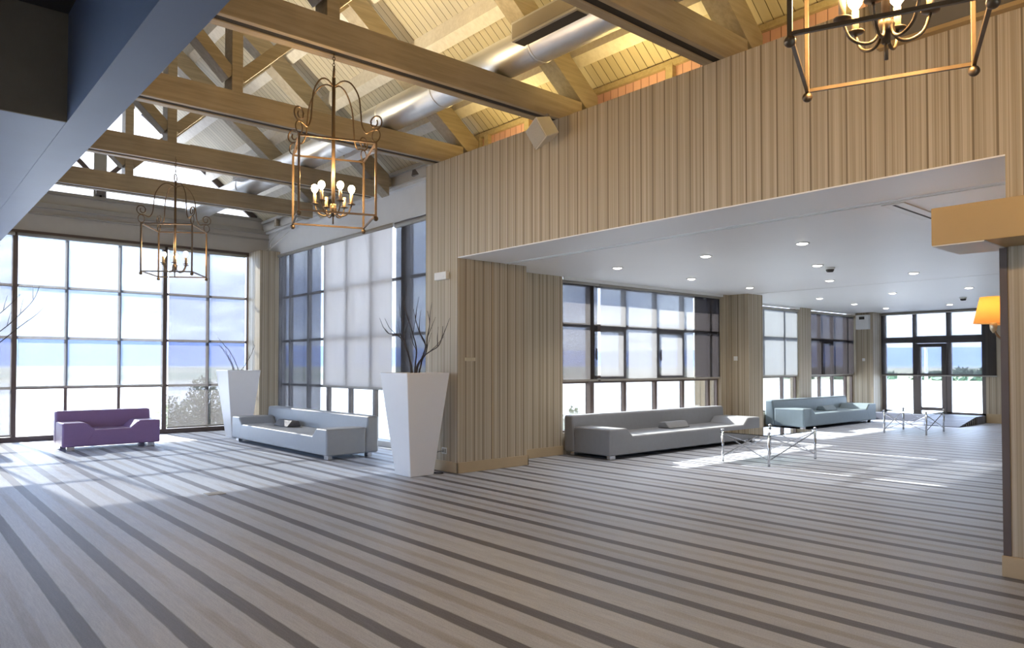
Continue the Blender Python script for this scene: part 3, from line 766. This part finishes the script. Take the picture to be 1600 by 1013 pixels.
# ================================================================== PLANTERS
def planter(loc, label, seed, tw, paths=(), lean=0, big=1.0, spread=1.0):
    t = thing('tall_planter', label, 'planter', loc, 0, 'tall white planters with bare branches'); H = 1.40
    a, b, w = .19, .345, .025
    def ring(h, z): return [(-h, -h, z), (h, -h, z), (h, h, z), (-h, h, z)]
    q = MB(); vs = ring(a, 0) + ring(b, H) + ring(b - w, H) + ring(b - w - .03, H - .28)
    fs = [(3, 2, 1, 0)]
    for k in range(4):
        n = (k + 1) % 4
        fs += [(k, n, 4 + n, 4 + k), (4 + k, 4 + n, 8 + n, 8 + k), (8 + k, 8 + n, 12 + n, 12 + k)]
    q.add(vs, fs); q.build('pot', m_planter, t, bevel=.012, seg=3)
    MB().box(-b + .05, b - .05, -b + .05, b - .05, H - .30, H - .24).build('soil', m_soil, t)
    rnd = random.Random(seed)
    for k, (dx, dy, L) in enumerate(tw):
        q = MB(); p = Vector((rnd.uniform(-.06, .06), rnd.uniform(-.06, .06), H - .26)); d = Vector((dx * .4, dy * .4, 1)).normalized(); path = [p.copy()]; sub = []
        n = 9
        for i in range(n):
            d = (d + Vector((dx, dy, 0)) * .11 + Vector((rnd.uniform(-.16, .16), rnd.uniform(-.16, .16), rnd.uniform(-.03, .05)))).normalized()
            p = p + d * (L / n); path.append(p.copy())
            if i > 2: sub.append((p.copy(), d.copy(), i))
        q.tube(smooth_path(path, 3), .009 * big, 6, False, .002)
        for (sp, sd_, i) in sub:
            if rnd.random() < .75:
                e = (sd_ + Vector((rnd.uniform(-.8, .8), rnd.uniform(-.8, .8), rnd.uniform(.0, .5)))).normalized(); pp = [sp]
                for j in range(4):
                    e = (e + Vector((rnd.uniform(-.15, .15), rnd.uniform(-.15, .15), rnd.uniform(0, .15)))).normalized(); pp.append(pp[-1] + e * L * .075 * (1 - i / 14))
                q.tube(pp, .004 * big, 5, False, .0012)
        q.build('branch', m_twig, t)
    for pth in paths:
        q = MB(); pth = [Vector(p) for p in pth]; q.tube(smooth_path(pth, 4), .013, 6, False, .003)
        for i in range(2, len(pth) - 1):
            d = (pth[i + 1] - pth[i]).normalized(); sd_ = Vector((rnd.uniform(-.3, .3), rnd.choice((-1, 1)) * .45, .45))
            e = (d + sd_).normalized(); q.tube([pth[i], pth[i] + e * .13, pth[i] + e * .24 + Vector((0, .02, .05))], .006, 5, False, .002)
        q.build('branch', m_twig, t)
    return t
# image-right on the floor plane is about (.66, .75)
def tw(pts, k=0):
    return [(u * .655 + k * (.755) * j * .02, u * .755 - k * .655 * j * .02, z) for j, (u, z) in enumerate(pts)]
planter((-8.43, 5.54, 0), 'tall white tapered planter with bare twigs beside the papered wall', 4, [],
        [tw([(-.02, 1.15), (-.03, 1.42), (-.08, 1.66), (-.13, 1.88), (-.14, 2.06), (-.12, 2.26), (-.13, 2.42)], 2),
         tw([(.02, 1.15), (.02, 1.42), (.10, 1.58), (.22, 1.68), (.34, 1.75), (.40, 1.86), (.42, 2.02)], 3),
         tw([(.0, 1.15), (.01, 1.45), (.04, 1.70), (.0, 1.92), (-.05, 2.10), (-.09, 2.28)], 3),
         tw([(.03, 1.15), (.05, 1.48), (.17, 1.66), (.20, 1.88), (.24, 2.06), (.22, 2.22)], 4),
         tw([(.01, 1.2), (.12, 1.6), (.17, 1.78), (.10, 1.95), (.06, 2.12), (.05, 2.24)], 5),
         tw([(-.03, 1.2), (-.07, 1.6), (-.14, 1.82), (-.24, 1.92), (-.33, 1.93), (-.38, 1.98)], 2)], big=1.0)
planter((-15.36, 5.68, 0), 'tall white tapered planter with bare twigs beside the corner column', 9, [(-.5, -.5, .95), (.3, .3, .85), (-.15, -.1, .9), (-.3, -.2, 1.0)], big=1.15)
planter((-16.25, .80, 0), 'tall white planter off the left edge whose bare branches reach into view', 5, [(-.2, .1, 1.3), (.1, -.2, 1.2)],
        [[(.02, .05, 1.15), (.06, .35, 1.55), (.12, .68, 1.98), (.15, .92, 2.22), (.15, 1.12, 2.45), (.15, 1.32, 2.72), (.15, 1.42, 3.0)],
         [(.0, .02, 1.15), (.06, .22, 1.70), (.10, .60, 2.20), (.15, .86, 2.50), (.15, 1.0, 2.66), (.15, 1.12, 2.82)],
         [(.03, .04, 1.15), (.10, .50, 1.60), (.15, .85, 1.95), (.15, 1.12, 2.22), (.15, 1.30, 2.38), (.15, 1.42, 2.50)]], big=1.5)
# power lead of the lit planter
o = MB().tube(smooth_path([(-8.43, 6.035, .285), (-8.47, 5.96, .275), (-8.55, 5.90, .20), (-8.60, 5.82, .10), (-8.55, 5.75, .02), (-8.42, 5.80, .008), (-8.30, 5.80, .008), (-8.22, 5.83, .008), (-8.26, 5.90, .008), (-8.34, 5.86, .008), (-8.43, 5.73, .010)], 5), .005, 6).build('power_cord', m_cable)
tag(o, 'black power cord between the wall socket and the near planter', 'cord')

# ================================================================== WALL FITTINGS
def plate(name, label, cat, bx, mat=m_plastic, bevel=.004, extra=None, group=None):
    o = box(name, mat, *bx, bevel=bevel); tag(o, label, cat, group)
    if extra:
        for nm, b, m in extra: MB().box(*b).build(nm, m, o)
    return o
plate('wall_socket', 'white wall socket low on the papered wall beside the near planter', 'socket', (-8.49, -8.37, YW - .012, YW, .245, .335), extra=[('socket_face', (-8.475, -8.435, YW - .015, YW - .012, .262, .318), m_rail), ('socket_face', (-8.42, -8.385, YW - .015, YW - .012, .262, .318), m_rail)])
plate('alarm_box', 'white alarm box high on the papered wall above the near planter', 'alarm box', (-8.62, -8.33, YW - .06, YW, 2.72, 2.83), extra=[('lens', (-8.59, -8.38, YW - .063, YW - .06, 2.735, 2.775), m_plastic)], bevel=.01)
plate('door_plaque', 'small brass plaque on the pilaster panel', 'plaque', (XA, XA + .012, 6.17, 6.36, 1.56, 1.61), m_brass)
struct(box('trim_7', m_base, XA - .002, XA + .004, 6.665, 6.685, .15, ZC))
plate('light_switch', 'white light switch on the front of the wing column', 'switch', (-8.56, -8.47, 13.648, 13.66, 1.60, 1.69))
plate('light_switch', 'white light switch on the wall under the white wall box', 'switch', (-9.10, -9.02, 21.108, 21.12, 1.62, 1.70))
plate('wall_socket', 'white socket low on the wing column behind the first glass table', 'socket', (-8.21, -8.198, 13.70, 13.79, .32, .41))
plate('wall_heater', 'white wall box with a dark slot under the ceiling beside the glazed end door', 'wall heater', (-9.22, -8.86, 20.98, 21.12, 2.52, 2.93), extra=[('air_slot', (-9.12, -8.97, 20.974, 20.98, 2.80, 2.88), m_vdark)], bevel=.015)
plate('floor_box', 'flush grey floor socket cover in the sunlit carpet', 'floor box', (-8.80, -8.62, 2.86, 3.06, 0, .006), m_rail, .002)
# speaker hung under the second visible beam end
t = thing('wall_speaker', 'beige wedge loudspeaker hung under a beam end on the papered wall', 'speaker', (-6.10, 5.76, 4.22), R(-14))
rot = Matrix.Rotation(R(26), 4, 'X') @ Matrix.Rotation(R(-14), 4, 'Y')
q = MB(); vs = [rot @ Vector(p) for p in ((-.17, -.10, -.13), (.17, -.10, -.13), (.17, -.10, .13), (-.17, -.10, .13), (-.08, .14, -.11), (.08, .14, -.11), (.08, .14, .11), (-.08, .14, .11))]
q.add(vs, [(0, 1, 2, 3), (5, 4, 7, 6), (1, 5, 6, 2), (4, 0, 3, 7), (3, 2, 6, 7), (4, 5, 1, 0)]); q.build('cabinet', m_speaker, t, bevel=.012)
q = MB(); q.box(-.155, .155, -.106, -.098, -.115, .115, rot); q.build('grille', m_grille, t)
MB().bar((0, .05, .08), (0, .07, .215), .03).build('bracket', m_dframe, t)
# floodlight on the ledge and one on the gable ledge
def flood(loc, rz, label):
    t = thing('floodlight', label, 'floodlight', loc, rz, 'small black floodlights')
    MB().box(-.09, .09, -.12, .02, .03, .16, Matrix.Rotation(R(-15), 4, 'X')).build('housing', m_dframe, t, bevel=.01)
    MB().box(-.02, .02, -.03, .03, 0, .06).build('bracket', m_black, t); return t
flood((-10.5, 6.98, 4.71), R(15), 'small black floodlight on the white ledge left of the papered wall')
flood((XL + .02, 3.42, 5.03), R(80), 'small black floodlight with coiled lead on the gable sill')
# loose cables at the corner
o = MB().tube(smooth_path([(-13.9, 6.35, 4.60), (-15.2, 6.75, 4.5), (-16.62, 6.80, 4.2), (-16.75, 6.7, 4.175)], 6), .012, 6).tube(smooth_path([(-13.95, 6.42, 4.60), (-15.0, 6.80, 4.7), (-16.5, 6.9, 4.5), (-16.62, 6.85, 4.178)], 6), .012, 6).build('loose_cable', m_wcable)
tag(o, 'pair of white cables drooping from the farthest beam to the corner column', 'cable')

# wall lamp with two shades behind the right pier
t = thing('wall_lamp', 'wall lamp with glowing amber shades behind the right pier', 'wall lamp', (-1.60, 7.0, 1.74))
MB().box(-.02, .01, -.06, .06, -.09, .09).build('backplate', m_brass, t, bevel=.008)
for dx, dy, z in ((-.34, 0, .06), (-.30, .30, .06)):
    arm = MB().tube(smooth_path([(0, 0, -.03), (dx * .45, dy * .4, -.09), (dx * .85, dy * .85, -.02), (dx, dy, z)], 6), .009, 8).build('lamp_arm', m_iron, t)
    MB().lathe([(.008, z - .03), (.025, z + .0), (.03, z + .04), (.012, z + .07)], 12, (dx, dy, 0)).build('lamp_cup', m_brass, arm)
    MB().lathe([(.145, z + .05), (.095, z + .27)], 24, (dx, dy, 0), cap=False).build('lamp_shade', m_shade, arm)
    MB().lathe([(.01, z + .07), (.022, z + .10), (.02, z + .14), (.004, z + .16)], 10, (dx, dy, 0)).build('bulb', shader_mat('lit_wall_bulb', emit((1, .72, .38), 4)), arm)
    l = bpy.data.lights.new('wall_lamp_light', 'POINT'); l.energy = .45; l.color = (1, .62, .25); l.shadow_soft_size = .03
    lo = bpy.data.objects.new('wall_lamp_light', l); C.objects.link(lo); lo.parent = t; lo.location = (dx, dy, z + .19)

# ================================================================== WING CEILING FITTINGS
def downlight(x, y, label):
    t = thing('downlight', label, 'downlight', (x, y, ZC), 0, 'recessed downlights in the wing ceiling')
    MB().lathe([(.060, -.001), (.088, -.002), (.085, -.012), (.062, -.010)], 20).build('trim_ring', m_plastic, t)
    MB().lathe([(.001, -.026), (.035, -.024), (.064, -.014), (.064, -.004)], 18).build('lamp_disc', m_spot, t)
    l = bpy.data.lights.new('downlight_beam', 'SPOT'); l.energy = 19; l.color = (1, .89, .76); l.spot_size = R(115); l.spot_blend = .8; l.shadow_soft_size = .05
    lo = bpy.data.objects.new('downlight_beam', l); C.objects.link(lo); lo.parent = t; lo.location = (0, 0, -.05)
G = {8.5: 'row nearest the wide opening', 10.55: 'second row from the wide opening', 12.6: 'third row from the wide opening', 15.8: 'fourth row from the wide opening', 17.9: 'fifth row from the wide opening', 19.8: 'row nearest the glazed end door'}
rows = [(8.5, [(-7.33, 'left'), (-5.75, 'middle'), (-4.37, 'right')]), (10.55, [(-7.43, 'left'), (-5.19, 'right')]), (12.6, [(-7.54, 'left'), (-5.98, 'middle'), (-4.60, 'right')]),
        (15.8, [(-7.73, 'left'), (-6.18, 'middle'), (-4.78, 'right')]), (17.9, [(-7.89, 'only')]), (19.8, [(-7.91, 'left'), (-6.41, 'right')])]
for y, r_ in rows:
    for x, n in r_: downlight(x, y, f'{n} round ceiling downlight of the {G[y]}')
def detector(x, y, label):
    t = thing('smoke_detector', label, 'smoke detector', (x, y, ZC), 0, 'ceiling smoke detectors')
    MB().lathe([(.001, -.075), (.045, -.07), (.058, -.045), (.06, -.03)], 16).build('sensor_head', m_vdark, t)
    MB().lathe([(.06, -.032), (.07, -.02), (.072, 0)], 16).build('detector_base', m_plastic, t)
detector(-5.19, 10.95, 'dark round smoke detector on the near half of the wing ceiling')
detector(-5.56, 18.0, 'dark round smoke detector on the far half of the wing ceiling near the end door')
t = thing('ceiling_grille', 'white linear air grille in the wing ceiling beside the boxed beam end', 'air grille', (-2.75, 7.55, ZC))
MB().box(-.10, .10, -.5, .5, -.012, .0).build('grille_frame', m_plastic, t, bevel=.003)
MB().box(-.012, .012, -.47, .47, -.014, -.011).build('air_slot', m_vdark, t)

# ================================================================== RAMP AND STEP AT THE END DOOR
o = box('door_step', m_ramp, -8.78, -6.21, 20.95, YE - .03, 0, .19, bevel=.008); tag(o, 'low blue grey step in front of the glazed end door', 'step')
t = thing('access_ramp', 'blue grey decked ramp leading up to the glazed end door', 'ramp', (-6.75, 20.4, 0))
pl = [(-.72, .0), (.545, .0), (.545, .20), (.50, .20), (-.70, .012)]
MB().prism([(-.72, 0.0), (.545, 0.0), (.545, .198), (-.72, .014)], 'x', -.58, .55).build('ramp_deck', m_ramp, t)
MB().prism([(-.66, .002), (.545, .002), (.545, .175), (-.66, .012)], 'x', .55, .565).build('ramp_side', m_rampside, t)
for k in range(6): MB().box(.565, .575, -.30 + k * .15, -.27 + k * .15, .004, .05 + .024 * k).build('side_rib', m_rail, t)

# ================================================================== OUTDOORS
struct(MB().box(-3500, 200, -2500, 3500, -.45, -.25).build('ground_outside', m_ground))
rnd = random.Random(3)
def hill(a0, a1, rad, hmin, hmax, label, seed):
    rn = random.Random(seed); vs = []; fs = []; n = 60
    ph = [rn.uniform(0, 6.28) for _ in range(4)]
    for i in range(n + 1):
        a = R(a0 + (a1 - a0) * i / n); u = i / n
        h = hmin + (hmax - hmin) * (.5 + .28 * math.sin(u * 5 + ph[0]) + .14 * math.sin(u * 13 + ph[1]) + .06 * math.sin(u * 31 + ph[2]) + .03 * math.sin(u * 70 + ph[3]))
        h *= min(1, u * 8, (1 - u) * 8) ** .5
        d = Vector((math.cos(a), math.sin(a), 0))
        for rr, zz in ((rad * .90, -1), (rad * .955, h * .55), (rad, h), (rad * 1.1, -1)): vs.append(d * rr + Vector((0, 0, zz)))
    for i in range(n):
        for k in range(3): fs.append((i * 4 + k, i * 4 + 4 + k, i * 4 + 5 + k, i * 4 + 1 + k))
    o = MB().add(vs, fs, True).build('mountain_ridge', m_hill); tag(o, label, 'mountain'); return o
hill(80, 205, 2400, 35, 85, 'long mountain ridge tinted haze blue on the horizon beyond the windows', 5)
def bush(loc, rx, h, label, n, seed, leaf=.05, mat=m_leaf, name='bush'):
    t = thing(name, label, 'bush' if name == 'bush' else 'tree', loc); rn = random.Random(seed); q = MB()
    for i in range(n):
        while True:
            p = Vector((rn.uniform(-1, 1), rn.uniform(-1, 1), rn.uniform(0, 1)))
            if p.x ** 2 + p.y ** 2 + (p.z * 1.0) ** 2 < 1: break
        k = .75 + .25 * math.sin(p.x * 5 + p.y * 7 + seed)
        p = Vector((p.x * rx, p.y * rx, p.z * h * k)); a = Vector((rn.gauss(0, 1), rn.gauss(0, 1), rn.gauss(0, 1))).normalized(); b = a.orthogonal().normalized()
        s = leaf * rn.uniform(.6, 1.4)
        q.add([p - a * s, p + b * s * .45, p + a * s, p - b * s * .45], [(0, 1, 2, 3)])
    q.build('foliage', mat, t)
    q = MB()
    for i in range(9):
        a = rn.uniform(0, 6.28); r_ = rn.uniform(.2, .7) * rx
        q.tube(smooth_path([(0, 0, 0), (r_ * .4 * math.cos(a), r_ * .4 * math.sin(a), h * .4), (r_ * math.cos(a), r_ * math.sin(a), h * .75)], 3), .02 * h, 5, False, .006)
    q.build('stems', m_stem, t); return t
bush((-19.6, 6.4, -.25), 1.35, 1.5, 'grey green bush outside the left windows beside the far planter', 5200, 2)
bush((-12.2, 12.4, -.25), .55, .85, 'small green bush outside the wing window above the long sofa', 700, 6, .07)
for k, (x, y, rx, h, lab) in enumerate(((-44, 95, 7, 1.55, 'low dark tree clump seen at left through the glazed end door'), (-29, 98, 7, 1.4, 'low dark tree clump seen behind the white pole through the end door'), (-14, 94, 7, 1.65, 'low dark tree clump seen at right through the glazed end door'))):
    bush((x, y, -.25), rx, h, lab, 1500, 20 + k, .5, m_treel, 'tree')
o = MB().tube([(-21.1, 60, -.25), (-21.1, 60, 3.4)], .12, 10).lathe([(.15, 3.4), (.15, 3.46), (.02, 3.5)], 10, (-21.1, 60, 0)).build('pole', m_pole); tag(o, 'white pole standing outside beyond the glazed end door', 'pole')
